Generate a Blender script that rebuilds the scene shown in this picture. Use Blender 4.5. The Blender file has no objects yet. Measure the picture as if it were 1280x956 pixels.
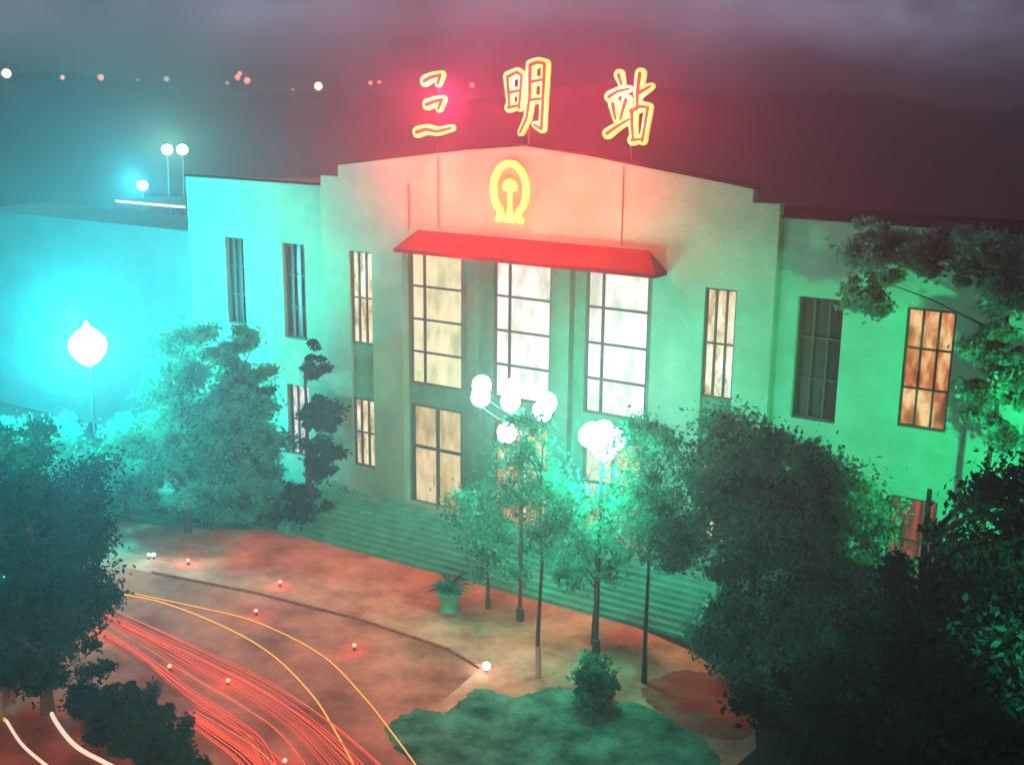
import bpy, bmesh, math, random
import numpy as np
from mathutils import Vector, Matrix
random.seed(7); rng=np.random.default_rng(7)
scene=bpy.context.scene
col=bpy.context.collection
scene.view_settings.view_transform='Standard'; scene.view_settings.look='None'; scene.view_settings.exposure=0
FOG=0.0026
# ---------------- camera (surveyed from the facade) ----------------
CP=(25.934,-42.3627,20.4257,0.5575,0.2441,0.011); FPX=1500
def basis():
    a,pt,r=CP[3:]
    F=Vector((-math.sin(a)*math.cos(pt),math.cos(a)*math.cos(pt),-math.sin(pt)))
    R0=Vector((math.cos(a),math.sin(a),0));U0=R0.cross(F)
    return F,R0*math.cos(r)+U0*math.sin(r),-R0*math.sin(r)+U0*math.cos(r)
F_,R_,U_=basis(); C_=Vector(CP[:3])
def ray(u,v): return F_+R_*((u-640)/FPX)-U_*((v-478)/FPX)
def G(u,v,z=0):
    d=ray(u,v); t=(z-C_.z)/d.z; return C_+d*t
def Y(u,v,y=0):
    d=ray(u,v); t=(y-C_.y)/d.y; return C_+d*t
cd=bpy.data.cameras.new("camera"); cam=bpy.data.objects.new("camera",cd); col.objects.link(cam)
cd.sensor_width=36; cd.lens=FPX/1280*36; cd.clip_end=2000
M=Matrix((R_,U_,-F_)).transposed().to_4x4(); M.translation=C_; cam.matrix_world=M
scene.camera=cam
# ---------------- materials ----------------
def mat(name,base=(.3,.3,.3),rough=.8,scale=3,base2=None,emit=None,es=0,metal=0,bump=0,detail=5,spec=None):
    m=bpy.data.materials.new(name); m.use_nodes=True; nt=m.node_tree; b=nt.nodes['Principled BSDF']
    b.inputs['Base Color'].default_value=(*base,1); b.inputs['Roughness'].default_value=rough; b.inputs['Metallic'].default_value=metal
    if spec is not None: b.inputs['Specular IOR Level'].default_value=spec
    if base2 is not None:
        tc=nt.nodes.new('ShaderNodeTexCoord'); n=nt.nodes.new('ShaderNodeTexNoise'); n.inputs['Scale'].default_value=scale; n.inputs['Detail'].default_value=detail
        n.inputs['Roughness'].default_value=.68
        nt.links.new(tc.outputs['Object'],n.inputs['Vector'])
        r=nt.nodes.new('ShaderNodeValToRGB'); r.color_ramp.elements[0].position=.35; r.color_ramp.elements[1].position=.65
        r.color_ramp.elements[0].color=(*base,1); r.color_ramp.elements[1].color=(*base2,1)
        nt.links.new(n.outputs['Fac'],r.inputs[0]); nt.links.new(r.outputs[0],b.inputs['Base Color'])
        if bump:
            bp=nt.nodes.new('ShaderNodeBump'); bp.inputs['Strength'].default_value=bump; bp.inputs['Distance'].default_value=.05
            n2=nt.nodes.new('ShaderNodeTexNoise'); n2.inputs['Scale'].default_value=scale*8; nt.links.new(tc.outputs['Object'],n2.inputs['Vector'])
            nt.links.new(n2.outputs['Fac'],bp.inputs['Height']); nt.links.new(bp.outputs[0],b.inputs['Normal'])
    if emit is not None:
        b.inputs['Emission Color'].default_value=(*emit,1); b.inputs['Emission Strength'].default_value=es
    return m
def nosample(m):
    try: m.cycles.emission_sampling='NONE'
    except Exception: pass
    return m
def pane_mat(name,c1,c2,s,dark=(.05,.03,.02),scale=1.2):
    m=bpy.data.materials.new(name); m.use_nodes=True; nt=m.node_tree; b=nt.nodes['Principled BSDF']
    b.inputs['Base Color'].default_value=(.05,.05,.05,1); b.inputs['Roughness'].default_value=.25
    tc=nt.nodes.new('ShaderNodeTexCoord'); mp=nt.nodes.new('ShaderNodeMapping'); mp.inputs['Scale'].default_value=(1.6,1,.7)
    n=nt.nodes.new('ShaderNodeTexNoise'); n.inputs['Scale'].default_value=scale; n.inputs['Detail'].default_value=3; n.inputs['Roughness'].default_value=.5
    nt.links.new(tc.outputs['Object'],mp.inputs['Vector']); nt.links.new(mp.outputs[0],n.inputs['Vector'])
    r=nt.nodes.new('ShaderNodeValToRGB'); e=r.color_ramp.elements
    e[0].position=.30; e[0].color=(*dark,1); e[1].position=.66; e[1].color=(*c1,1); k=e.new(.48); k.color=(*c2,1)
    nt.links.new(n.outputs['Fac'],r.inputs[0]); nt.links.new(r.outputs[0],b.inputs['Emission Color']); b.inputs['Emission Strength'].default_value=s
    return nosample(m)
M_wall=mat('wall_plaster',(.11,.33,.22),.9,base2=(.17,.44,.31),scale=.6,bump=.5,spec=.03,detail=12)
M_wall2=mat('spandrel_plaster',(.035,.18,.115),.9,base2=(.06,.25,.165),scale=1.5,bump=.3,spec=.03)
M_annex=mat('annex_plaster',(.10,.26,.25),.9,base2=(.15,.33,.31),scale=.5,bump=.3,spec=.05,detail=10)
M_roof=mat('roof_felt',(.006,.010,.011),1,base2=(.010,.014,.015),scale=1,spec=0)
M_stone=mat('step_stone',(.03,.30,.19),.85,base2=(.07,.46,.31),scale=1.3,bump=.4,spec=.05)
M_frame=mat('window_frame',(.03,.045,.035),.6)
M_white=pane_mat('lit_glass_white',(1,.99,.95),(.86,.88,.80),1.05,(.55,.62,.5),1.1)
M_cream=pane_mat('lit_glass_cream',(1,.90,.58),(.85,.80,.44),.95,(.5,.55,.26),1.0)
M_door=pane_mat('lit_glass_door',(.95,.72,.40),(.7,.45,.18),.85,(.25,.2,.08),.9)
M_side=pane_mat('lit_glass_curtain',(1,.93,.75),(.85,.65,.35),1.0,(.3,.2,.1),2.2)
M_orange=pane_mat('lit_glass_orange',(1,.62,.28),(.6,.17,.05),1.0,(.16,.03,.015),1.5)
M_red=pane_mat('lit_glass_red',(.9,.06,.07),(.35,.02,.03),.5,(.05,.01,.02),2)
M_pink=pane_mat('lit_glass_pink',(1,.85,.8),(.7,.6,.55),1.0,(.1,.15,.12),3)
M_dark=mat('dark_glass',(.006,.03,.022),.3)
M_tile=mat('red_canopy_paint',(.08,.001,.007),.85,base2=(.115,.0015,.010),scale=2,spec=.02)
M_neon=mat('neon_yellow',(.8,.6,.1),.5,emit=(1,.74,.16),es=1.0)
M_letter=mat('letter_face',(.15,.03,.02),.8,emit=(.4,.10,.02),es=.3)
M_metal=mat('dark_metal',(.06,.06,.06),.5,metal=.4)
M_post=mat('painted_post',(.12,.2,.17),.6)
M_globe=mat('lamp_globe',(.8,.8,.8),.4,emit=(.6,1,.98),es=40)
M_plaza=mat('plaza_paving',(.26,.10,.055),.95,base2=(.60,.29,.18),scale=.5,bump=.5,detail=12,spec=.05)
M_road=mat('road_asphalt',(.16,.05,.03),.9,base2=(.50,.20,.12),scale=.35,bump=.5,detail=12,spec=.08)
M_ground=mat('ground_soil',(.015,.02,.014),.95,base2=(.04,.04,.03),scale=.15,spec=0)
M_grass=mat('lawn_grass',(.012,.05,.03),.95,base2=(.09,.27,.17),scale=.8,bump=.9,detail=12,spec=0)
M_redflower=mat('red_flower_bed',(.36,.03,.03),.95,base2=(.30,.13,.08),scale=1.2,bump=.9,detail=12,spec=0)
M_kerb=mat('kerb_stone',(.14,.06,.04),.9,base2=(.30,.14,.09),scale=4)
M_bark=mat('bark',(.03,.035,.028),.95,base2=(.06,.065,.05),scale=6,bump=.8)
M_lime=mat('limewashed_bark',(.26,.36,.32),.9)
M_hill=mat('hill_forest',(.014,.011,.017),1,base2=(.034,.026,.04),scale=.05,spec=0,detail=8)
def leafmat(name,c1,c2):
    m=bpy.data.materials.new(name); m.use_nodes=True; nt=m.node_tree; nt.nodes.remove(nt.nodes['Principled BSDF'])
    out=nt.nodes['Material Output']; tc=nt.nodes.new('ShaderNodeTexCoord'); n=nt.nodes.new('ShaderNodeTexNoise'); n.inputs['Scale'].default_value=1.1; n.inputs['Detail'].default_value=6
    nt.links.new(tc.outputs['Object'],n.inputs['Vector'])
    r=nt.nodes.new('ShaderNodeValToRGB'); r.color_ramp.elements[0].position=.38; r.color_ramp.elements[1].position=.62
    r.color_ramp.elements[0].color=(*c1,1); r.color_ramp.elements[1].color=(*c2,1); nt.links.new(n.outputs['Fac'],r.inputs[0])
    d=nt.nodes.new('ShaderNodeBsdfDiffuse'); t=nt.nodes.new('ShaderNodeBsdfTranslucent'); mx=nt.nodes.new('ShaderNodeMixShader'); mx.inputs[0].default_value=.4
    for k in (d,t): nt.links.new(r.outputs[0],k.inputs['Color'])
    nt.links.new(d.outputs[0],mx.inputs[1]); nt.links.new(t.outputs[0],mx.inputs[2]); nt.links.new(mx.outputs[0],out.inputs['Surface'])
    return m
M_leaf=leafmat('leaves_broad',(.010,.13,.08),(.05,.44,.27))
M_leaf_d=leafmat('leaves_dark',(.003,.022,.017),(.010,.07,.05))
# ---------------- helpers ----------------
def mesh_obj(name,bm,mats,parent=None,smooth=False):
    me=bpy.data.meshes.new(name); bm.normal_update(); bm.to_mesh(me); bm.free()
    for m in (mats if isinstance(mats,(list,tuple)) else [mats]): me.materials.append(m)
    if smooth:
        for p in me.polygons: p.use_smooth=True
    o=bpy.data.objects.new(name,me); col.objects.link(o)
    if parent: o.parent=parent
    return o
def empty(name,loc,label=None,cat=None,group=None):
    o=bpy.data.objects.new(name,None); col.objects.link(o); o.location=loc; o.empty_display_size=.3
    if label: o['label']=label
    if cat: o['category']=cat
    if group: o['group']=group
    return o
def box(bm,x0,x1,y0,y1,z0,z1,mi=0):
    vs=[bm.verts.new((x,y,z)) for z in(z0,z1) for x,y in((x0,y0),(x1,y0),(x1,y1),(x0,y1))]
    for f in((3,2,1,0),(4,5,6,7),(0,1,5,4),(1,2,6,5),(2,3,7,6),(3,0,4,7)):
        bm.faces.new([vs[i] for i in f]).material_index=mi
def prism(bm,pts,y0,y1,mi=0):
    a=[bm.verts.new((x,y0,z)) for x,z in pts]; b=[bm.verts.new((x,y1,z)) for x,z in pts]
    bm.faces.new(a);bm.faces.new(b[::-1])
    n=len(pts)
    for i in range(n): bm.faces.new((a[i],b[i],b[(i+1)%n],a[(i+1)%n]))
def tube(bm,pts,rads,seg=8,mi=0,cap=True):
    rings=[]
    for i,p in enumerate(pts):
        p=Vector(p); d=(Vector(pts[min(i+1,len(pts)-1)])-Vector(pts[max(i-1,0)])).normalized()
        s=d.cross(Vector((0.13,1,.07)) if abs(d.y)<.9 else Vector((1,0,0))).normalized(); t=d.cross(s)
        rr=rads[i] if isinstance(rads,(list,tuple)) else rads
        rings.append([bm.verts.new(p+(s*math.cos(2*math.pi*k/seg)+t*math.sin(2*math.pi*k/seg))*rr) for k in range(seg)])
    for a,b in zip(rings,rings[1:]):
        for k in range(seg): bm.faces.new((a[k],a[(k+1)%seg],b[(k+1)%seg],b[k]))
    if cap:
        bm.faces.new(rings[0][::-1]); bm.faces.new(rings[-1])
def ball(bm,c,r,seg=14,sz=1):
    bmesh.ops.create_uvsphere(bm,u_segments=seg,v_segments=seg//2+2,radius=r,matrix=Matrix.Translation(c)@Matrix.Diagonal((1,1,sz,1)))
def sheet(name,pts,z,m,kind='structure'):
    bm=bmesh.new(); f=bm.faces.new([bm.verts.new((p[0],p[1],z)) for p in pts]); bm.normal_update()
    if f.normal.z<0: f.normal_flip()
    bmesh.ops.triangulate(bm,faces=bm.faces[:])
    o=mesh_obj(name,bm,m); o['kind']=kind; return o
def light(name,loc,color,power,size=.25,parent=None,spot=None,aim=None,blend=.8):
    l=bpy.data.lights.new(name,'SPOT' if spot else 'POINT'); l.color=color; l.energy=power; l.shadow_soft_size=size
    o=bpy.data.objects.new(name,l); col.objects.link(o); o.location=loc
    if spot:
        l.spot_size=math.radians(spot); l.spot_blend=blend
        w=Vector(aim[1])-Vector(aim[0]); o.rotation_euler=w.to_track_quat('-Z','Y').to_euler()
    if parent: o.parent=parent
    return o
# ---------------- world ----------------
w=bpy.data.worlds.new("World"); scene.world=w; w.use_nodes=True; nt=w.node_tree
bg=nt.nodes['Background']; sky=nt.nodes.new('ShaderNodeTexSky'); sky.sky_type='NISHITA'; sky.sun_disc=False
sky.sun_elevation=math.radians(-4); sky.sun_rotation=math.radians(200)
nt.links.new(sky.outputs[0],bg.inputs[0]); bg.inputs[1].default_value=.05
vs=nt.nodes.new('ShaderNodeVolumeScatter'); vs.inputs['Color'].default_value=(1,1,1,1); vs.inputs['Density'].default_value=FOG; vs.inputs['Anisotropy'].default_value=.75
nt.links.new(vs.outputs[0],nt.nodes['World Output'].inputs['Volume'])
bm=bmesh.new(); bmesh.ops.create_uvsphere(bm,u_segments=48,v_segments=24,radius=260)
skyo=mesh_obj('sky',bm,[],smooth=True); skyo['kind']='structure'
m=bpy.data.materials.new('night_cloud'); m.use_nodes=True; nt=m.node_tree; nt.nodes.remove(nt.nodes['Principled BSDF'])
e=nt.nodes.new('ShaderNodeEmission'); tc=nt.nodes.new('ShaderNodeTexCoord'); n=nt.nodes.new('ShaderNodeTexNoise'); n.inputs['Scale'].default_value=.03; n.inputs['Detail'].default_value=12; n.inputs['Roughness'].default_value=.62
mp=nt.nodes.new('ShaderNodeMapping'); mp.inputs['Scale'].default_value=(1,1,1.8)
nt.links.new(tc.outputs['Object'],mp.inputs[0]); nt.links.new(mp.outputs[0],n.inputs['Vector'])
r=nt.nodes.new('ShaderNodeValToRGB'); r.color_ramp.elements[0].position=.36; r.color_ramp.elements[1].position=.66
r.color_ramp.elements[0].color=(.045,.044,.068,1); r.color_ramp.elements[1].color=(.13,.14,.20,1)
nt.links.new(n.outputs['Fac'],r.inputs[0]); nt.links.new(r.outputs[0],e.inputs[0])
sp=nt.nodes.new('ShaderNodeSeparateXYZ'); nt.links.new(tc.outputs['Object'],sp.inputs[0])
mr=nt.nodes.new('ShaderNodeMapRange'); mr.interpolation_type='SMOOTHSTEP'; mr.inputs[1].default_value=19; mr.inputs[2].default_value=44; mr.inputs[3].default_value=.13; mr.inputs[4].default_value=2.3
nt.links.new(sp.outputs[2],mr.inputs[0]); nt.links.new(mr.outputs[0],e.inputs[1])
nt.links.new(e.outputs[0],nt.nodes['Material Output'].inputs[0]); skyo.data.materials.append(nosample(m))
# ---------------- ground ----------------
sheet('ground',[(-250,-250),(250,-250),(250,250),(-250,250)],0,M_ground)
P=lambda l:[G(u,v) for u,v in l]
def rough_poly(pts,amp=.25,n=6,jit=0):
    out=[]; N=len(pts); V=[Vector((p[0]+random.uniform(-jit,jit),p[1]+random.uniform(-jit,jit),0)) for p in pts]
    for i in range(N):
        a,b,c,d=V[i-1],V[i],V[(i+1)%N],V[(i+2)%N]
        for k in range(n):
            t=k/n; p=.5*((2*b)+(c-a)*t+(2*a-5*b+4*c-d)*t*t+(3*b-a-3*c+d)*t**3)
            out.append((p.x+random.uniform(-amp,amp),p.y+random.uniform(-amp,amp)))
    return out
sheet('plaza_pavement',P([(150,652),(385,648),(600,700),(940,846),(945,935),(880,990),(560,1100),(-200,1100),(-400,900),(60,700)]),.004,M_plaza)
road=P([(60,690),(190,716),(320,742),(450,775),(560,812),(600,836),(560,870),(500,905),(540,960),(600,1040),(300,1150),(-300,1150),(-400,850)])
sheet('road',road,.008,M_road)
def kerb(name,pts,wd=.09,h=.1):
    bm=bmesh.new()
    for a,b in zip(pts,pts[1:]):
        a=Vector((a[0],a[1],0));b=Vector((b[0],b[1],0)); d=(b-a).normalized(); s=Vector((-d.y,d.x,0))*wd/2
        q=[a-s,a+s,b+s,b-s]; lo=[bm.verts.new(p) for p in q]; hi=[bm.verts.new(p+Vector((0,0,h))) for p in q]
        bm.faces.new(hi)
        for i in range(4): bm.faces.new((lo[i],lo[(i+1)%4],hi[(i+1)%4],hi[i]))
    bmesh.ops.recalc_face_normals(bm,faces=bm.faces[:])
    o=mesh_obj(name,bm,M_kerb); o['kind']='structure'; return o
kerb('kerb',road[1:6])
isl=rough_poly(P([(485,912),(520,885),(560,890),(600,862),(650,872),(700,858),(750,875),(800,880),(845,905),(880,925),(900,960),(860,1040),(600,1040),(560,985),(515,950)]),.1,12,.12)
sheet('lawn',isl,.016,M_grass)
sheet('lawn',rough_poly([(-45,-1),(-11.8,-1),(-11.8,-3.5),(-18,-6.5),(-30,-10),(-50,-12)],.05,8),.012,M_grass)
sheet('flower_bed',rough_poly(P([(805,862),(830,842),(870,838),(910,850),(940,875),(945,905),(925,925),(880,918),(840,900),(815,885)]),.09,8,.05),.02,M_redflower)
# hills
def hillH(x,y):
    dx,dy=x-C_.x,y-C_.y; rr=math.hypot(dx,dy); ang=math.atan2(-dx,dy)-CP[3]
    i=(ang+1.309)/2.618*89; t=min(1,max(0,(rr-100)/120))
    ridge=19.5+1.2*math.sin(i*.35)+.8*math.sin(i*.9+1)+1.0*math.sin(i*.11)
    return ridge*math.sin(t*math.pi/2)-.2
bm=bmesh.new(); NX,NY=300,16; grid=[]
for j in range(NY):
    row=[]
    for i in range(NX):
        ang=math.radians(-75+150*i/(NX-1))+CP[3]; rr=100+9*j
        x=C_.x-math.sin(ang)*rr; y=C_.y+math.cos(ang)*rr
        row.append(bm.verts.new((x,y,hillH(x,y)+random.uniform(-1,1)*j/NY)))
    grid.append(row)
for j in range(NY-1):
    for i in range(NX-1): bm.faces.new((grid[j][i],grid[j][i+1],grid[j+1][i+1],grid[j+1][i]))
o=mesh_obj('hills',bm,M_hill,smooth=True); o['kind']='structure'
# ---------------- station building ----------------
S=4.2
ZW,ZT,ZB,ZC,ZL1,ZL0,ZF=15.76,12.96,8.63,7.08,6.03,2.70,1.4
st=empty('station_building',(0,0,0),'pale plaster railway station with stepped parapet and tall lit windows','building')
def wall_grid(name,xs,zs,holes,y,depth,m=M_wall):
    bm=bmesh.new(); 
    def q(*v): bm.faces.new([bm.verts.new(p) for p in v])
    H=set()
    for i in range(len(xs)-1):
        for j in range(len(zs)-1):
            cx=(xs[i]+xs[i+1])/2; cz=(zs[j]+zs[j+1])/2
            if any(h[0]<cx<h[1] and h[2]<cz<h[3] for h in holes): H.add((i,j))
    for i in range(len(xs)-1):
        for j in range(len(zs)-1):
            x0,x1,z0,z1=xs[i],xs[i+1],zs[j],zs[j+1]
            if (i,j) not in H: q((x0,y,z0),(x1,y,z0),(x1,y,z1),(x0,y,z1))
            else:
                if (i-1,j) not in H: q((x0,y,z0),(x0,y,z1),(x0,y+depth,z1),(x0,y+depth,z0))
                if (i+1,j) not in H: q((x1,y,z0),(x1,y+depth,z0),(x1,y+depth,z1),(x1,y,z1))
                if (i,j-1) not in H: q((x0,y,z0),(x0,y+depth,z0),(x1,y+depth,z0),(x1,y,z0))
                if (i,j+1) not in H: q((x0,y,z1),(x1,y,z1),(x1,y+depth,z1),(x0,y+depth,z1))
    return mesh_obj(name,bm,m,st)
def window(x0,x1,z0,z1,y,cols,rows,pm,bar=.07,vx=None):
    bm=bmesh.new(); e=.004
    xs=vx if vx else [x0+(x1-x0)*i/cols for i in range(1,cols)]
    f=.08
    box(bm,x0+e,x0+f,y-.08,y+.05,z0+e,z1-e); box(bm,x1-f,x1-e,y-.08,y+.05,z0+e,z1-e)
    box(bm,x0+f,x1-f,y-.08,y+.05,z0+e,z0+f); box(bm,x0+f,x1-f,y-.08,y+.05,z1-f,z1-e)
    for x in xs: box(bm,x-bar/2,x+bar/2,y-.07,y+.04,z0+f,z1-f)
    for k in range(1,rows):
        z=z0+(z1-z0)*k/rows; box(bm,x0+f,x1-f,y-.06,y+.03,z-bar/2,z+bar/2)
    wo=mesh_obj('window',bm,M_frame,st)
    bm=bmesh.new(); bm.faces.new([bm.verts.new(p) for p in((x0+e,y+.06,z0+e),(x1-e,y+.06,z0+e),(x1-e,y+.06,z1-e),(x0+e,y+.06,z1-e))])
    mesh_obj('pane',bm,pm,wo)
    return wo
cw=1.42; sw=.64; EC=2.6*S
SX={-2:-2*S-.28,2:2*S+.42}
holesC=[(-1.5*S,1.42*S,ZF,ZT+.25)]
for k in(-2,2): holesC.append((SX[k]-sw,SX[k]+sw,ZL0,ZT))
xs=sorted({-EC,EC}|{h[0] for h in holesC}|{h[1] for h in holesC}); zs=[0,ZF,ZL0,ZT,ZT+.25,ZW]
wall_grid('wall',xs,zs,holesC,0,.45)
for k in(-2,2):
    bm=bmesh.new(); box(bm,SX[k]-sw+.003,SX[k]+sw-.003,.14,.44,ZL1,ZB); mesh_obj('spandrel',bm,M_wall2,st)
    for (a,b) in((ZB,ZT),(ZL0,ZL1)): window(SX[k]-sw,SX[k]+sw,a,b,.18,3,2,M_side)
RY=.45
KX={-1:-S-.6,0:-.3,1:S}
holesR=[]; DT=ZL1+.1
for k in(-1,0,1): holesR+= [(KX[k]-cw,KX[k]+cw,ZC,ZT+.12),(KX[k]-cw,KX[k]+cw,ZF+.02,DT)]
xs=sorted({-1.5*S,1.42*S}|{KX[k]+s for k in(-1,0,1) for s in(-cw,cw)}); zs=[ZF,ZF+.02,DT,ZC,ZT+.12,ZT+.25]
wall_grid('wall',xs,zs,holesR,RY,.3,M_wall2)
for x in((KX[-1]+KX[0])/2,(KX[0]+KX[1])/2):
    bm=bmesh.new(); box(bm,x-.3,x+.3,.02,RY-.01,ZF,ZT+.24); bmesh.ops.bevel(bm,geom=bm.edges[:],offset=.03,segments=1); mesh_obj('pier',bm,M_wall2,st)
for k,pm in((-1,M_cream),(0,M_white),(1,M_white)):
    x=KX[k]; window(x-cw,x+cw,ZC,ZT+.12,RY+.12,3,4,pm,.09,vx=[x-cw+.75])
for k in(-1,0,1):
    x=KX[k]; z0=ZF+.02; z1=DT
    bm=bmesh.new()
    for a,b in((x-cw+.004,x-cw+.12),(x-.06,x+.06),(x+cw-.12,x+cw-.004)): box(bm,a,b,RY+.05,RY+.2,z0,z1-.004)
    for a,b in((x-cw+.12,x-.06),(x+.06,x+cw-.12)):
        box(bm,a,b,RY+.06,RY+.19,z0+2.6,z0+2.72); box(bm,a,b,RY+.06,RY+.19,z1-.12,z1-.006)
    d=mesh_obj('door',bm,M_frame,st)
    bm=bmesh.new(); bm.faces.new([bm.verts.new(p) for p in((x-cw+.01,RY+.21,z0),(x+cw-.01,RY+.21,z0),(x+cw-.01,RY+.21,z1),(x-cw+.01,RY+.21,z1))]); mesh_obj('pane',bm,M_door if k<0 else M_orange,d)
    for dx in(-.14,.14):
        bm=bmesh.new(); tube(bm,[(x+dx,RY,z0+.9),(x+dx,RY,z0+1.5)],.02,6); mesh_obj('handle',bm,M_metal,d)
g=2.35*S
bm=bmesh.new()
prism(bm,[(-EC,ZW),(EC,ZW),(EC,ZW+.5),(g,ZW+.5),(g,ZW+1.0),(g*.62,ZW+1.5),(g*.3,ZW+1.92),(0,ZW+2.2),(-g*.3,ZW+1.92),(-g*.62,ZW+1.5),(-g,ZW+1.0),(-g,ZW+.5),(-EC,ZW+.5)],0,.5)
bmesh.ops.recalc_face_normals(bm,faces=bm.faces[:])
mesh_obj('parapet',bm,M_wall,st)
bm=bmesh.new()
prof=[(-g-.06,1.0),(-g*.62,1.5),(-g*.3,1.92),(0,2.2),(g*.3,1.92),(g*.62,1.5),(g+.06,1.0)]
pp=[(x,ZW+z+.002) for x,z in prof]+[(x,ZW+z+.08) for x,z in prof[::-1]]
prism(bm,pp,-.03,.53); bmesh.ops.recalc_face_normals(bm,faces=bm.faces[:]); mesh_obj('coping',bm,M_roof,st)
EW=4.74*S; YW=.25
WX={-4:(-4*S,.62),-3:(-3*S-.35,.7),3:(3*S,.85),4:(3.94*S,.84)}
for sg in(-1,1):
    holes=[]
    for k in(3,4):
        for a,b in((ZB,ZT),(ZL0,ZL1)):
            c_,hw=WX[sg*k]
            holes.append((c_-hw,c_+hw,a-(.3 if k==3 else 0),b))
    xs=sorted({sg*EC,sg*EW}|{h[0] for h in holes}|{h[1] for h in holes}); zs=sorted({0,ZW}|{h[2] for h in holes}|{h[3] for h in holes})
    wall_grid('wall',xs,zs,holes,YW,.5)
    for h in holes:
        kk=round((h[0]+h[1])/2/S); up=h[3]>10
        pm={(4,1):M_orange,(4,0):M_red,(-3,0):M_pink}.get((kk,int(up)),M_dark)
        window(h[0],h[1],h[2],h[3],YW+(.12 if kk==4 else .3),3,3 if up else 2,pm)
    bm=bmesh.new(); box(bm,min(sg*(EC+.006),sg*(EW+.1)),max(sg*(EC+.006),sg*(EW+.1)),YW-.03,YW+.3,ZW+.002,ZW+.08); mesh_obj('coping',bm,M_roof,st)
bm=bmesh.new()
def q(*v): bm.faces.new([bm.verts.new(p) for p in v])
ZR=ZW-1.0
for sg in(-1,1):
    q((sg*EC,0,0),(sg*EC,YW,0),(sg*EC,YW,ZW),(sg*EC,0,ZW))
    q((sg*EW,YW,0),(sg*EW,15,0),(sg*EW,15,ZR),(sg*EW,YW,ZW))
q((-EW,15,0),(EW,15,0),(EW,15,ZR),(-EW,15,ZR))
mesh_obj('wall',bm,M_wall,st)
bm=bmesh.new(); box(bm,-EW+.02,EW-.02,.8,15.05,ZR-.3,ZR+.01); mesh_obj('roof',bm,M_roof,st)
bm=bmesh.new(); box(bm,-EC+.05,EC-.05,.5,.62,ZR,ZW+.5); box(bm,-EW+.05,EW-.05,.78,.86,ZR,ZW-.05); mesh_obj('parapet_backing',bm,M_roof,st)
# canopy: thin red eave
CX0,CX1=-1.40*S,1.55*S
bm=bmesh.new()
zt,zb=ZT+1.2,ZT+.5; pr=1.05; N=120
def cp(x,t,off=0): return (x,-.01-pr*t,zt-(zt-zb)*(t**.75)+off)
for i in range(N):
    x0=CX0+(CX1-CX0)*i/N; x1=CX0+(CX1-CX0)*(i+1)/N
    def ins(x,t):
        lo=CX0+.45*(1-t); hi=CX1-.75*(1-t); return lo+(x-CX0)/(CX1-CX0)*(hi-lo)
    off0=.01 if i%2 else 0; off1=.01 if (i+1)%2 else 0
    for a in range(5):
        t0,t1=a/5,(a+1)/5
        bm.faces.new([bm.verts.new(p) for p in [cp(ins(x0,t0),t0,off0),cp(ins(x0,t1),t1,off0),cp(ins(x1,t1),t1,off1),cp(ins(x1,t0),t0,off1)]])
for xe,s_ in((CX0,.45),(CX1,-.75)):
    bm.faces.new([bm.verts.new(p) for p in((xe+s_,-.01,zt),(xe,-.01-pr,zb),(xe,-.01,zb))])
bmesh.ops.remove_doubles(bm,verts=bm.verts[:],dist=.001)
box(bm,CX0-.04,CX1+.04,-pr-.06,-.012,zb-.18,zb-.01)
mesh_obj('canopy',bm,M_tile,st)
# platform and steps
bm=bmesh.new(); nst=9; sx0,sx1=-10.6,9.6
box(bm,sx0,sx1,-.9,-.004,0,ZF); box(bm,-1.5*S+.01,1.42*S-.01,.002,RY,ZF-.2,ZF-.002)
for i in range(nst-1):
    z=ZF*(nst-1-i)/nst; box(bm,sx0,sx1,-.9-.3*(i+1),-.9-.3*i-.002,0,z)
mesh_obj('steps',bm,M_stone,st)
for x in(sx0-.45,sx1+.02):
    bm=bmesh.new(); vs_=[(-.004,0),(-3.5,0),(-3.5,.35),(-1,ZF+.3),(-.004,ZF+.3)]
    a=[bm.verts.new((x,y,z)) for y,z in vs_]; b=[bm.verts.new((x+.42,y,z)) for y,z in vs_]
    bm.faces.new(a);bm.faces.new(b[::-1])
    for i in range(5): bm.faces.new((a[i],b[i],b[(i+1)%5],a[(i+1)%5]))
    bmesh.ops.recalc_face_normals(bm,faces=bm.faces[:]); mesh_obj('step_wall',bm,M_stone,st)
for x,z0,z1 in((-4.3,ZT+1.3,ZW+1.6),(4.55,ZT+1.3,ZW+1.6),(-5.9,ZT+1.2,ZW+.4)):
    bm=bmesh.new(); tube(bm,[(x,-.04,z0),(x,-.04,z1)],.022,6); mesh_obj('conduit',bm,M_metal,st)
# left annex
ax=empty('annex_building',(-EW-9,4,0),'long low plaster annex adjoining the station wing','building')
bm=bmesh.new(); box(bm,-14,8.9,0,5,0,12.3); mesh_obj('wall',bm,M_annex,ax)
bm=bmesh.new(); box(bm,-14.2,8.92,-.05,5.2,12.304,12.4); mesh_obj('roof',bm,M_annex,ax)
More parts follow.
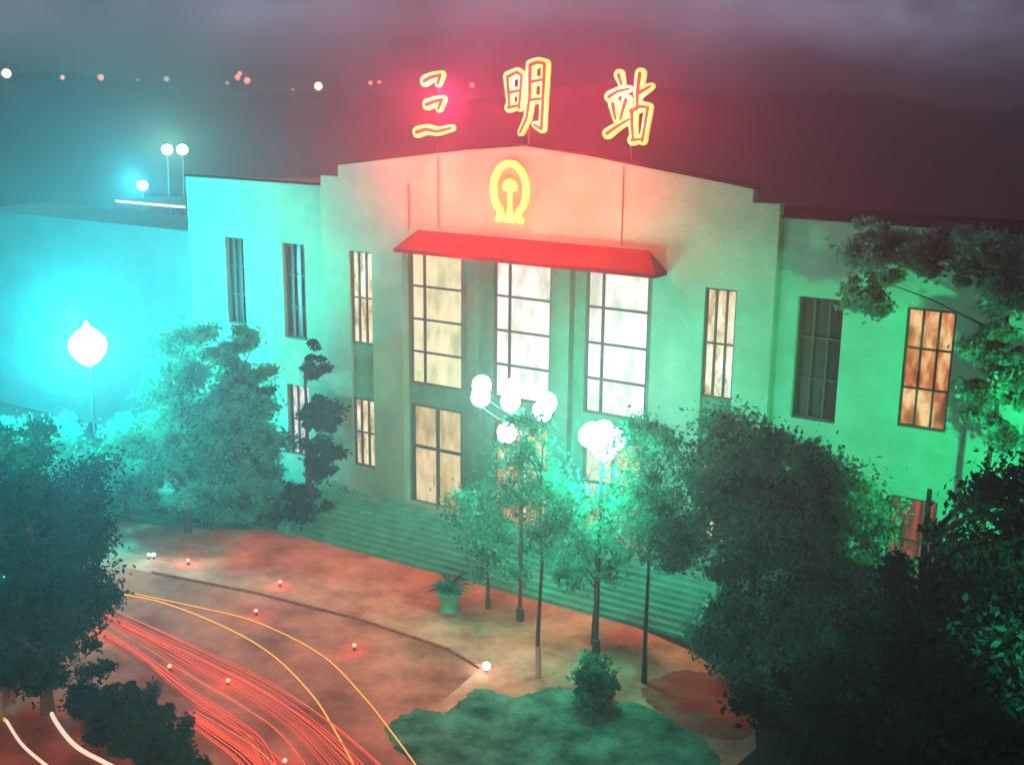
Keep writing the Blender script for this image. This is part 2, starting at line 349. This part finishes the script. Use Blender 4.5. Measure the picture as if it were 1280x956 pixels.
# ---------------- sign ----------------
CH={
'三':([[(.26,.84),(.42,.89),(.70,.93),(.62,.80)],[(.32,.49),(.5,.53),(.74,.57),(.64,.43)],[(.04,.07),(.3,.12),(.6,.09),(.98,.15)]],.215,.07),
'明':([[(.08,.80),(.14,.36)],[(.1,.80),(.3,.86),(.42,.82),(.37,.36)],[(.14,.58),(.37,.61)],[(.12,.37),(.38,.4)],
      [(.62,.96),(.62,.5),(.55,.22),(.40,.02)],[(.62,.96),(.8,1.0),(.96,.98),(.91,.08),(.74,.14)],[(.64,.73),(.9,.76)],[(.62,.48),(.9,.5)]],.19,.055),
'站':([[(.22,1.0),(.3,.86)],[(.0,.68),(.2,.76),(.48,.80)],[(.10,.58),(.18,.36)],[(.42,.64),(.30,.36)],[(-.02,.14),(.2,.24),(.52,.36)],
      [(.74,1.02),(.70,.76),(.70,.5)],[(.72,.74),(1.0,.84)],[(.58,.50),(.60,.28),(.64,.06)],[(.56,.48),(.78,.55),(.97,.54),(.86,.04)],[(.62,.06),(.88,.08)]],.19,.055)}
def slab(bm,strokes,sx,sz,r,y,th,brush=False):
    n=0
    for s_ in strokes:
        P2=[Vector((x*sx,z*sz)) for x,z in s_]; L=len(P2)-1
        R2=[r*((1.15-.45*i/L) if brush else 1) for i in range(L+1)]
        for p,rr in zip(P2,R2):
            prism(bm,[(p.x+rr*math.cos(t*math.pi/7),p.y+rr*math.sin(t*math.pi/7)) for t in range(14)],y-n*.0015,y+th); n+=1
        for i in range(L):
            a,b=P2[i],P2[i+1]; d=(b-a).normalized(); k=Vector((-d.y,d.x))
            prism(bm,[tuple(a-k*R2[i]),tuple(b-k*R2[i+1]),tuple(b+k*R2[i+1]),tuple(a+k*R2[i])],y-n*.0015,y+th); n+=1
    bmesh.ops.recalc_face_normals(bm,faces=bm.faces[:])
for ch,(u0,v0,u1,v1),lab in(('三',(520,172,565,88),'yellow neon character 三 standing on the roof'),('明',(630,168,684,78),'yellow neon character 明 standing on the roof peak'),('站',(760,180,814,94),'yellow neon character 站 standing on the roof')):
    a=Y(u0,v0,.3); b=Y(u1,v1,.3); w_=b.x-a.x; zc=Y((u0+u1)/2,v0,.3).z; h_=Y((u0+u1)/2,v1,.3).z-zc
    e_=empty('sign_character',(a.x,.3,zc),lab,'neon sign','neon station name characters on the roof')
    st1,r1,r2=CH[ch]
    bm=bmesh.new(); slab(bm,st1,w_,h_,r1,0,.15,True); mesh_obj('neon_outline',bm,M_neon,e_)
    bm=bmesh.new(); slab(bm,st1,w_,h_,r2,-.06,.03,True); mesh_obj('letter_face',bm,M_letter,e_)
    bm=bmesh.new(); tube(bm,[(w_*.5,.3,h_*.1),(w_*.5,.3,-1.2)],.04,6); tube(bm,[(w_*.5,.3,h_*.1),(w_*.5,.3,h_*.95)],.025,6)
    mesh_obj('support_frame',bm,M_metal,e_)
    light('neon_fill_light',(w_*.3,-.9,h_*.75),(1,.03,.11),1000,.1,e_)
    light('neon_fill_light',(w_*.7,-.9,h_*.3),(1,.04,.06),1000,.1,e_)
    light('neon_fill_light',(w_*.35,1.0,h_*.75),(1,.02,.14),2200,.1,e_)
    light('neon_fill_light',(w_*.65,1.0,h_*.4),(1,.02,.14),1500,.1,e_)
a=Y(637,242,-.12)
em=empty('railway_emblem',(a.x,-.12,a.z),'yellow neon railway emblem mounted on the gable wall','emblem')
bm=bmesh.new(); ring=[(.80*math.cos(math.radians(-56+292*i/28)),.16+1.06*math.sin(math.radians(-56+292*i/28))) for i in range(29)]
pts=[(.56,-1.08),(.40,-1.02)]+ring+[(-.40,-1.02),(-.56,-1.08)]
slab(bm,[pts],1,1,.135,0,.08); mesh_obj('ring',bm,M_neon,em)
bm=bmesh.new()
prism(bm,[(.34*math.cos(math.radians(t)),.26+.34*math.sin(math.radians(t))) for t in range(0,181,15)]+[(-.30,.12),(-.10,.06),(-.09,-.5),(-.13,-.78),(-.27,-.98),(-.27,-1.2),(.27,-1.2),(.27,-.98),(.13,-.78),(.09,-.5),(.10,.06),(.30,.12)],-.03,.079); bmesh.ops.recalc_face_normals(bm,faces=bm.faces[:])
mesh_obj('rail_section',bm,M_neon,em)
for x,z,p in((0,.2,950),(-3.4,.9,1550),(3.4,.9,1550),(-2,-1.4,750),(2.2,-1.4,750),(5.6,-.2,620),(-5.6,.3,500)): light('neon_fill_light',(x,-2.0,z),(1,.04,.02),p,.1,em)  # red fill lights added across the gable, spread wider than the emblem
# ---------------- lamps ----------------
def street_lamp(loc,h,globes,power,label,rad=.28,col_=(.02,1,.6),group='lit globe street lamps on the station square',lp=None):
    e_=empty('street_lamp',loc,label,'street lamp',group)
    bm=bmesh.new(); tube(bm,[(0,0,0),(0,0,.5),(0,0,.55),(0,0,h-.3)],[.16,.15,.08,.055],10)
    for (x,y,z) in globes:
        if abs(x)+abs(y)>.05: tube(bm,[(0,0,z-.9),(x*.6,y*.6,z-.75),(x,y,z-rad-.02)],.025,6)
        tube(bm,[(x,y,z-rad-.1),(x,y,z-rad+.02)],.1,8)
    mesh_obj('post',bm,M_metal,e_)
    for (x,y,z) in globes:
        bm=bmesh.new(); ball(bm,(x,y,z),rad,16,1.1); mesh_obj('globe',bm,M_globe,e_,True)
    for p in lp: light('lamp_light',p,col_,power/len(lp),.12,e_)
    return e_
def height_at(base,v):
    lo,hi=0,30
    for _ in range(40):
        z=(lo+hi)/2; d=Vector((base.x,base.y,z))-C_; vv=478-FPX*d.dot(U_)/d.dot(F_)
        if vv>v: lo=z
        else: hi=z
    return lo
b=G(127,655); h=height_at(b,432)
e_=empty('street_lamp',b,'brightly lit rounded lantern street lamp rising behind shrubs','street lamp','lit globe street lamps on the station square')
bm=bmesh.new(); tube(bm,[(0,0,0),(0,0,.5),(0,0,.55),(0,0,h-.6)],[.16,.15,.08,.05],10); mesh_obj('post',bm,M_metal,e_)
bm=bmesh.new(); tube(bm,[(0,0,h-.95),(0,0,h-.7),(0,0,h-.35),(0,0,h),(0,0,h+.35),(0,0,h+.65),(0,0,h+.85),(0,0,h+1.15)],[.08,.45,.74,.84,.74,.45,.16,.02],18); mesh_obj('lantern',bm,M_globe,e_,True)  # lamp head made oversize so its shape takes in the bloom
LC=(.01,.68,.80)
for p,pw in(((0,-1.2,h+.1),6500),((1.3,.4,h+.2),2500),((-.8,-.8,h-.6),7000),((-1.5,.5,h+1.2),11000)): light('lamp_light',p,LC,pw,.15,e_)
b=G(745,815); h=height_at(b,548)
street_lamp(b,h,[(-.55,0,h),(-.1,0,h-.2),(.5,0,h+.05),(0,.1,h+.25),(.3,-.3,h-.3),(-.3,-.2,h+.2)],2000,'lit multi globe street lamp among young plaza trees',.36,(.02,1,.7),lp=[(0,-.8,h+.1),(.1,-.7,h-1.0)])
b=G(650,775); h=height_at(b,500)
street_lamp(b,h,[(-1.9,0,h-.15),(-1.85,0,h+.3),(-.55,0,h-.15),(-.5,0,h+.35),(.85,0,h-.3),(1.05,0,h+.05),(-.7,0,h-1.4)],1700,'lit branching lamp standard beside the station steps',.36,(.02,1,.7),lp=[(-1.2,-.7,h+.1),(.3,-.7,h+.2),(-.3,-.7,h-1.0)])
# added green fill lamps, out of view, for the facade, steps and trees
for p,t_,pw,sz,c_ in(((-21,-15,9.5),(-16,0,8.5),6500,68,(.01,1,.50)),((25,-11,9.5),(16,0,8.5),18000,60,(.01,1,.42)),((-4,-25,10),(-14,0,8.5),15000,36,(.01,1,.45)),((-7,-21,5),(-3,-1,1),30000,42,(.01,1,.55)),((-9,-23,5),(8,-1,3),30000,30,(.01,1,.5)),((17,-24,12),(12.5,-6,7),9000,34,(.01,1,.5))):
    e_=empty('fill_lamp',Vector((p[0],p[1],0)),'added green fill lamp on a tall post','street lamp','added green fill lamps for the station front') if p[0]!=17 else empty('fill_lamp',Vector((27,-26,0)),'added green fill lamp on a tall post','street lamp','added green fill lamps for the station front')
    if p[0]==17: p=(27,-26,12)
    bm=bmesh.new(); tube(bm,[(0,0,0),(0,0,p[2])],[.14,.07],10); mesh_obj('post',bm,M_post,e_)
    bm=bmesh.new(); box(bm,-.35,.35,-.2,.2,p[2]+.3,p[2]+.5); mesh_obj('lamp_head',bm,M_metal,e_)
    light('lamp_light',(0,0,p[2]+.05),c_,pw,.2,e_,spot=sz,aim=(p,t_))
for p,t_,pw in(((-9,-27,9),(-7,-11.5,0),56000),((20,-40,8.5),(1,-17,0),120000)):  # added warm fill lamps, out of view, to light the paving
    e_=empty('fill_lamp',Vector((p[0],p[1],0)),'added warm fill lamp on a tall post','street lamp','added warm fill lamps for the paving')
    bm=bmesh.new(); tube(bm,[(0,0,0),(0,0,p[2])],[.14,.07],10); mesh_obj('post',bm,M_post,e_)
    bm=bmesh.new(); box(bm,-.35,.35,-.2,.2,p[2],p[2]+.25); mesh_obj('lamp_head',bm,M_metal,e_)
    light('lamp_light',(0,0,p[2]-.15),(1,.30,.13),pw,.15,e_,spot=46,aim=(p,t_))
for u,v in((178,232),(209,187),(228,187)):
    a=Y(u,v,24); e_=empty('platform_lamp',(a.x,a.y,0),'lit lamp on a tall mast above the platforms','lamp','platform lamps behind the annex')
    bm=bmesh.new(); tube(bm,[(0,0,0),(0,0,a.z-.3)],[.14,.06],8); mesh_obj('mast',bm,M_metal,e_)
    bm=bmesh.new(); ball(bm,(0,0,a.z),.42,14,.9); mesh_obj('globe',bm,M_globe,e_,True)
    light('lamp_light',(0,-.8,a.z+.3),(.02,.7,1) if u<200 else (.3,1,.5),8000 if u<200 else 1200,.1,e_)
a=Y(145,252,20); b=Y(232,259,20)
e_=empty('platform_canopy',(a.x,20,0),'platform shelter roof with a pale lit edge','platform shelter')
bm=bmesh.new(); box(bm,0,b.x-a.x,0,5,a.z-.15,a.z+.1); mesh_obj('roof',bm,M_roof,e_)
bm=bmesh.new(); box(bm,0,b.x-a.x,-.06,-.004,a.z-.05,a.z+.12); mesh_obj('light_strip',bm,mat('pale_strip',(.6,.5,.4),emit=(1,.75,.5),es=1.3),e_)
for x in(.5,(b.x-a.x)/2,b.x-a.x-.5):
    bm=bmesh.new(); tube(bm,[(x,2.5,0),(x,2.5,a.z-.16)],.12,8); mesh_obj('post',bm,M_post,e_)
# hillside lights
M_tl=[nosample(mat('town_lamp',(.5,.4,.3),emit=c,es=s)) for c,s in (((1,.6,.4),3),((1,.3,.18),1.4),((.8,.45,.3),.9))]
for i,(u,v,r_,c_) in enumerate([(8,92,.7,0),(78,97,.35,1),(126,97,.5,1),(208,99,.5,2),(297,97,.5,1),(309,101,.6,1),(398,108,.75,0),(463,104,.4,1),(474,103,.35,1),(590,107,.5,1),(300,92,.4,1),(284,104,.3,2),(172,100,.25,2),(366,112,.25,2)]):
    d=ray(u,v); d=d/Vector((d.x,d.y)).length; t=100
    while t<225:
        p=C_+d*t
        if p.z<hillH(p.x,p.y)+.8: break
        t+=1
    e_=empty('distant_lamp',(p.x,p.y,p.z),'small warm lamp burning on the far hillside','lamp','distant town lamps on the hillside')
    bm=bmesh.new(); ball(bm,(0,0,0),r_,10); mesh_obj('globe',bm,M_tl[c_],e_,True)
    bm=bmesh.new(); tube(bm,[(0,0,-1.6),(0,0,-r_)],.06,6); mesh_obj('post',bm,M_metal,e_)
# ---------------- light streaks on the road ----------------
def catmull(p,n=10):
    out=[]; q_=[p[0]]+p+[p[-1]]
    for i in range(1,len(q_)-2):
        for k in range(n):
            t=k/n; a,b,c,d=q_[i-1:i+3]
            out.append(.5*((2*b)+(c-a)*t+(2*a-5*b+4*c-d)*t*t+(3*b-a-3*c+d)*t**3))
    out.append(p[-1]); return out
def smat(n,c,e): return nosample(mat(n,(.3,.05,.03),emit=c,es=e))
M_sy=smat('streak_yellow',(1,.5,.07),.95); M_sr=smat('streak_red',(1,.06,.03),.85); M_sw=smat('streak_white',(1,.9,.7),.85); M_so=smat('streak_orange',(1,.20,.09),.75); M_sd=smat('streak_dull',(.8,.06,.04),.4)
def streak(px,m,r_,lab,z=.045):
    pts=catmull([G(u,v,z) for u,v in px]); bm=bmesh.new(); tube(bm,[(p.x,p.y,p.z) for p in pts],r_,6)
    o=mesh_obj('light_streak',bm,m); o['label']=lab; o['category']='light streak'; o['group']='curving traffic light streaks on the road'
streak([(130,739),(200,752),(280,783),(340,818),(390,868),(420,915),(450,970)],M_sy,.03,'thin yellow light streak curving along the road')
streak([(160,740),(240,757),(320,777),(400,817),(450,865),(490,915),(530,970)],M_sy,.026,'thin yellow light streak curving along the road')
for i in range(36):
    t=random.random()**.8; j=random.uniform(-7,7); k=random.uniform(-4,4)
    streak([(115+8*random.random(),752+36*t),(180+j,780+46*t+k),(255+j-24*t,812+58*t),(340-66*t+j,853+48*t),(420-112*t,905+25*t),(505-185*t,978)],[M_sr,M_so,M_sd][i%3],random.uniform(.005,.017),'thin red light streak curving along the road',.04+.002*i)
for i in range(22):
    t=random.random(); x0=232+18*random.random(); 
    streak([(x0,880+22*t),(x0+28+14*(1-t),902+22*t),(x0+58+30*(1-t),928+20*t),(x0+90+60*(1-t),985)],[M_sr,M_so][i%2],random.uniform(.007,.02),'thin red light streak curving along the road',.13+.003*i)
streak([(58,878),(72,905),(95,932),(130,952),(170,972)],M_sw,.07,'broad white light streak curving at the road edge')
streak([(8,900),(26,928),(50,950),(80,972)],M_sw,.05,'broad white light streak curving at the road edge')
streak([(0,850),(2,880),(6,900)],M_sy,.05,'short yellow light streak at the road edge')
M_ml=mat('vehicle_lens_red',(.5,.1,.1),emit=(1,.15,.12),es=5); M_mw=mat('vehicle_lens_white',(.5,.5,.5),emit=(.85,.9,1),es=14)
def vehicle(u,v,m_,r_,pw,lab,c_=(1,.15,.1)):  # vehicle tail lights and headlights, stood in by small lamps on added posts
    p=G(u,v,.2); e_=empty('vehicle_light',(p.x,p.y,0),lab,'marker light','small marker lights on the square')
    bm=bmesh.new(); tube(bm,[(0,0,0),(0,0,.05),(0,0,.15)],[.1,.05,.04],8); mesh_obj('post',bm,M_metal,e_)
    bm=bmesh.new(); ball(bm,(0,0,.2),r_,10); mesh_obj('lens',bm,m_,e_,True)
    if pw: light('lamp_light',(0,-.05,.45),c_,pw,.05,e_)
for u,v in((350,727),(320,763),(443,806),(285,850),(212,832),(356,950),(235,700)): vehicle(u,v,M_ml,.07,22,'small red marker light standing on the paving')
vehicle(608,832,M_mw,.14,40,'bright white marker light on the square',(.8,.9,1))
vehicle(192,693,M_mw,.07,5,'small white marker light at the kerb',(1,.9,.8))
vehicle(186,693,M_mw,.06,0,'small white marker light at the kerb')
# ---------------- vegetation ----------------
def leaves(c,size):
    n=len(c)
    a=rng.normal(size=(n,3)); a/=np.linalg.norm(a,axis=1)[:,None]
    b=rng.normal(size=(n,3)); b-= (b*a).sum(1)[:,None]*a; b/=np.linalg.norm(b,axis=1)[:,None]
    s=size*rng.uniform(.6,1.4,(n,1)); a=a*s; b=b*s*.5
    return np.stack([c-a,c-b,c+a,c+b],1).reshape(-1,3)
def crown_mesh(name,lobes,n,size,m,parent,clump=.34):
    vol=np.array([l[3]*l[4]*l[5] for l in lobes])**.75; vol/=vol.sum(); V=[]
    for l,f in zip(lobes,vol):
        k=int(n*f); nc=max(10,int(36*max(.4,f*2)))
        d=rng.normal(size=(nc,3)); d/=np.linalg.norm(d,axis=1)[:,None]; rad=rng.uniform(.3,1.1,(nc,1))**.6
        cc=np.array(l[:3])+d*rad*np.array(l[3:]); cr=rng.uniform(.4,1.15,nc)*clump*min(l[3:])
        idx=rng.integers(0,nc,k); V.append(leaves(cc[idx]+rng.normal(size=(k,3))*cr[idx][:,None]*np.array([.8,.8,.5]),size))
    V=np.concatenate(V); V[:,2]=np.maximum(V[:,2],.05); nf=len(V)//4
    me=bpy.data.meshes.new(name); me.vertices.add(len(V)); me.vertices.foreach_set('co',V.ravel())
    me.loops.add(len(V)); me.loops.foreach_set('vertex_index',np.arange(len(V),dtype=np.int32))
    me.polygons.add(nf); me.polygons.foreach_set('loop_start',np.arange(0,len(V),4,dtype=np.int32)); me.polygons.foreach_set('loop_total',np.full(nf,4,dtype=np.int32))
    me.update(); me.validate(); me.materials.append(m)
    o=bpy.data.objects.new(name,me); col.objects.link(o); o.parent=parent
    return o
def tree(base,lobes,n,size,m,lab,tr=.16,kind='tree',lime=False,limbs=4):
    e_=empty(kind,(base[0],base[1],0),lab,'tree' if kind=='tree' else 'shrub')
    zc=max(l[2] for l in lobes)
    bm=bmesh.new(); zz=np.linspace(0,zc,7)
    pts=[(random.uniform(-.06,.06)*(i>0),random.uniform(-.06,.06)*(i>0),z) for i,z in enumerate(zz)]
    tube(bm,pts,[tr*(1.25 if i==0 else 1-.75*i/6) for i in range(7)],9)
    for l in lobes:
        for _ in range(limbs):
            end=Vector((l[0]+random.uniform(-.6,.6)*l[3],l[1]+random.uniform(-.6,.6)*l[4],l[2]+random.uniform(-.2,.6)*l[5]))
            z0=max(.4,min(zc*.9,end.z-.8-.15*math.hypot(end.x,end.y))); st_=Vector((0,0,z0))
            mid=st_.lerp(end,.5)+Vector((0,0,.15)); tube(bm,[st_,mid,end],[tr*.4,tr*.2,tr*.06],6)
    mesh_obj('trunk',bm,M_bark,e_)
    if lime:
        bm=bmesh.new(); tube(bm,[(0,0,0.0),(pts[1][0]*.5,pts[1][1]*.5,1.2)],[tr*1.3,tr*1.1],12); mesh_obj('painted_trunk_base',bm,M_lime,e_)
    crown_mesh('crown',lobes,n,size,m,e_); return e_
def lob(base,u,v,y,r):
    p=Y(u,v,y); return (p.x-base[0],p.y-base[1],p.z,*r)
for (u,v,ls,lime,n) in [(673,845,[(672,600,1.6,1.5),(655,550,1.0,.9),(690,650,1.2,1.1)],True,5200),((805),(853),[(815,580,1.5,1.4),(800,640,1.5,1.4),(830,670,1.2,1.3)],False,8500),((742),(805),[(745,650,1.4,1.1),(735,700,1.4,1.0)],False,5500),(610,760,[(600,640,1.5,1.1),(625,690,1.3,1.1)],False,5200)]:
    b=G(u,v); tree(b,[lob(b,a,c,b.y,(r1,r1,r2)) for a,c,r1,r2 in ls],n,.085,M_leaf,'young plaza tree with a slim trunk and thin green crown',.09,lime=lime)
for (u,v,ls,m_,n,lab) in [
  (930,885,[(915,570,1.8,1.7),(955,655,2.3,1.9),(890,670,1.5,1.5),(995,600,1.6,1.4),(1015,650,1.6,1.6)],M_leaf,34000,'leafy green tree lit by street lamps at the plaza edge'),
  (1080,900,[(1060,670,1.8,1.5),(1080,745,2.0,1.8),(1040,770,2.0,1.8)],M_leaf,22000,'broad tree with dark foliage at the plaza edge'),
  (1010,930,[(960,800,1.8,1.4),(1030,810,2.0,1.6),(905,790,1.2,1.2)],M_leaf,14000,'low dark leafy tree beside the paving')]:
    b=G(u,v); tree(b,[lob(b,a,c,b.y,(r1,r1,r2)) for a,c,r1,r2 in ls],n,.10,m_,lab,.2)
b=Vector((19.3,-1.8,0))
tree(b,[lob(b,1110,322,b.y,(1.3,1.0,.9)),lob(b,1160,312,b.y,(1.3,1.0,.8)),lob(b,1215,318,b.y,(1.5,1.2,.9)),lob(b,1268,335,b.y,(1.6,1.2,1.4)),lob(b,1085,362,b.y,(.7,.7,.9)),lob(b,1100,290,b.y,(.9,.7,.5)),lob(b,1255,430,b.y,(1.2,1,1.8)),lob(b,1245,510,b.y,(1.2,.9,1.2))],42000,.10,M_leaf,'tall tree with green foliage reaching the station roof',.14,limbs=1)
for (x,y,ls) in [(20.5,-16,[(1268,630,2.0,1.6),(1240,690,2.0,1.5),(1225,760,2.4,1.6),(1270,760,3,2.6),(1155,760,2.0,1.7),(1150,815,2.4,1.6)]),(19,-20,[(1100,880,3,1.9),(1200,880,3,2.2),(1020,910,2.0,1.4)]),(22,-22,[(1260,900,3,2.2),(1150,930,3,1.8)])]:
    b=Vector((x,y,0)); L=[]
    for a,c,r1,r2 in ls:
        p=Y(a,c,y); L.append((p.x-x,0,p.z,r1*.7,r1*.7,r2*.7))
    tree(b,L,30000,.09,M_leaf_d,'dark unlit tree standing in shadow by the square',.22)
for (u,v,ls,m_,n,lab) in [
  (235,665,[(235,440,1.5,1.7),(245,520,2.3,2.1),(215,590,2.6,1.7),(270,600,2.0,1.6)],M_leaf,28000,'bushy green tree before the station wing'),
  (388,662,[(392,455,.6,1.0),(400,515,.8,1.2),(402,570,.8,1.2),(375,628,1.4,.8)],M_leaf_d,14000,'dark pointed conifer beside the station steps'),
  (310,655,[(300,450,1.1,1.5),(312,490,1.2,1.3),(318,560,1.3,1.6),(315,618,1.9,1.2)],M_leaf,24000,'leafy tree before the station wing'),
  (160,650,[(170,560,2.0,1.7),(130,600,2.0,1.4)],M_leaf,14000,'rounded green tree near the bright lamp'),
  (60,660,[(40,560,2.6,1.8),(70,600,2.4,1.5),(0,600,2.6,2.0)],M_leaf,16000,'rounded green tree near the bright lamp')]:
    b=G(u,v); tree(b,[lob(b,a,c,b.y,(r1,r1,r2)) for a,c,r1,r2 in ls],n,.11,m_,lab,.16)
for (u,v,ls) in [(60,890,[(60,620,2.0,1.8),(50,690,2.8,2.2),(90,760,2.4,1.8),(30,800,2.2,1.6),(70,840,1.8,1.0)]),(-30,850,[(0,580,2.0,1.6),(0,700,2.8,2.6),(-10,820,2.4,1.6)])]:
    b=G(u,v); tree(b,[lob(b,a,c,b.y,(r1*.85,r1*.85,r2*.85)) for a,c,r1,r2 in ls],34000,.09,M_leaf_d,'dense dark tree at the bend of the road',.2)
def shrub(u,v,r1,r2,m_,n,lab,kind='shrub'):
    b=G(u,v); tree(b,[(0,0,r2*.8,r1,r1,r2*.8),(r1*.5,.1,r2*.5,r1*.6,r1*.6,r2*.5)],n,.09,m_,lab,.06,kind)
shrub(742,880,.65,1.1,M_leaf,4200,'rounded clipped shrub on the lawn island')
for u,v,r in((440,650,.9),(480,655,.8),(415,640,1.0),(520,660,.6),(455,636,.9),(350,645,1.0)): shrub(u,v-6,r,1.0,M_leaf,4200,'low green shrub beside the station steps')
for u,v,r in((930,850,.9),(965,870,1.2),(1010,860,1.3)): shrub(u,v,r,1.3,M_leaf,4200,'dark shrub at the plaza edge')
for u,v,r in((160,890,1.0),(195,925,1.1),(150,935,.9),(215,965,1.1),(120,895,.8)): shrub(u,v,r,.55,M_leaf_d,5200,'low dark shrub between the curving light streaks')
b=G(562,762); e_=empty('planter',(b.x,b.y,0),'stone planter with a spreading palm on the plaza','planter')
bm=bmesh.new(); tube(bm,[(0,0,0),(0,0,.1),(0,0,.15),(0,0,.7),(0,0,.72),(0,0,.82)],[.4,.4,.3,.45,.52,.52],14); mesh_obj('pot',bm,M_stone,e_)
bm=bmesh.new()
for i in range(26):
    t=i*2.4; L=random.uniform(.8,1.3); el=random.uniform(.3,1.3)
    pts=[Vector((math.cos(t)*L*s_*math.cos(el*(1-s_*.5)),math.sin(t)*L*s_*math.cos(el*(1-s_*.5)),.85+L*(math.sin(el)*s_-.5*s_*s_))) for s_ in(0,.33,.66,1)]
    sd=Vector((-math.sin(t),math.cos(t),0)); pv=None
    for j,p in enumerate(pts):
        wd=[.03,.1,.08,.01][j]; c_=(bm.verts.new(p-sd*wd),bm.verts.new(p+sd*wd))
        if pv: bm.faces.new((pv[0],pv[1],c_[1],c_[0]))
        pv=c_
mesh_obj('fronds',bm,M_leaf,e_)
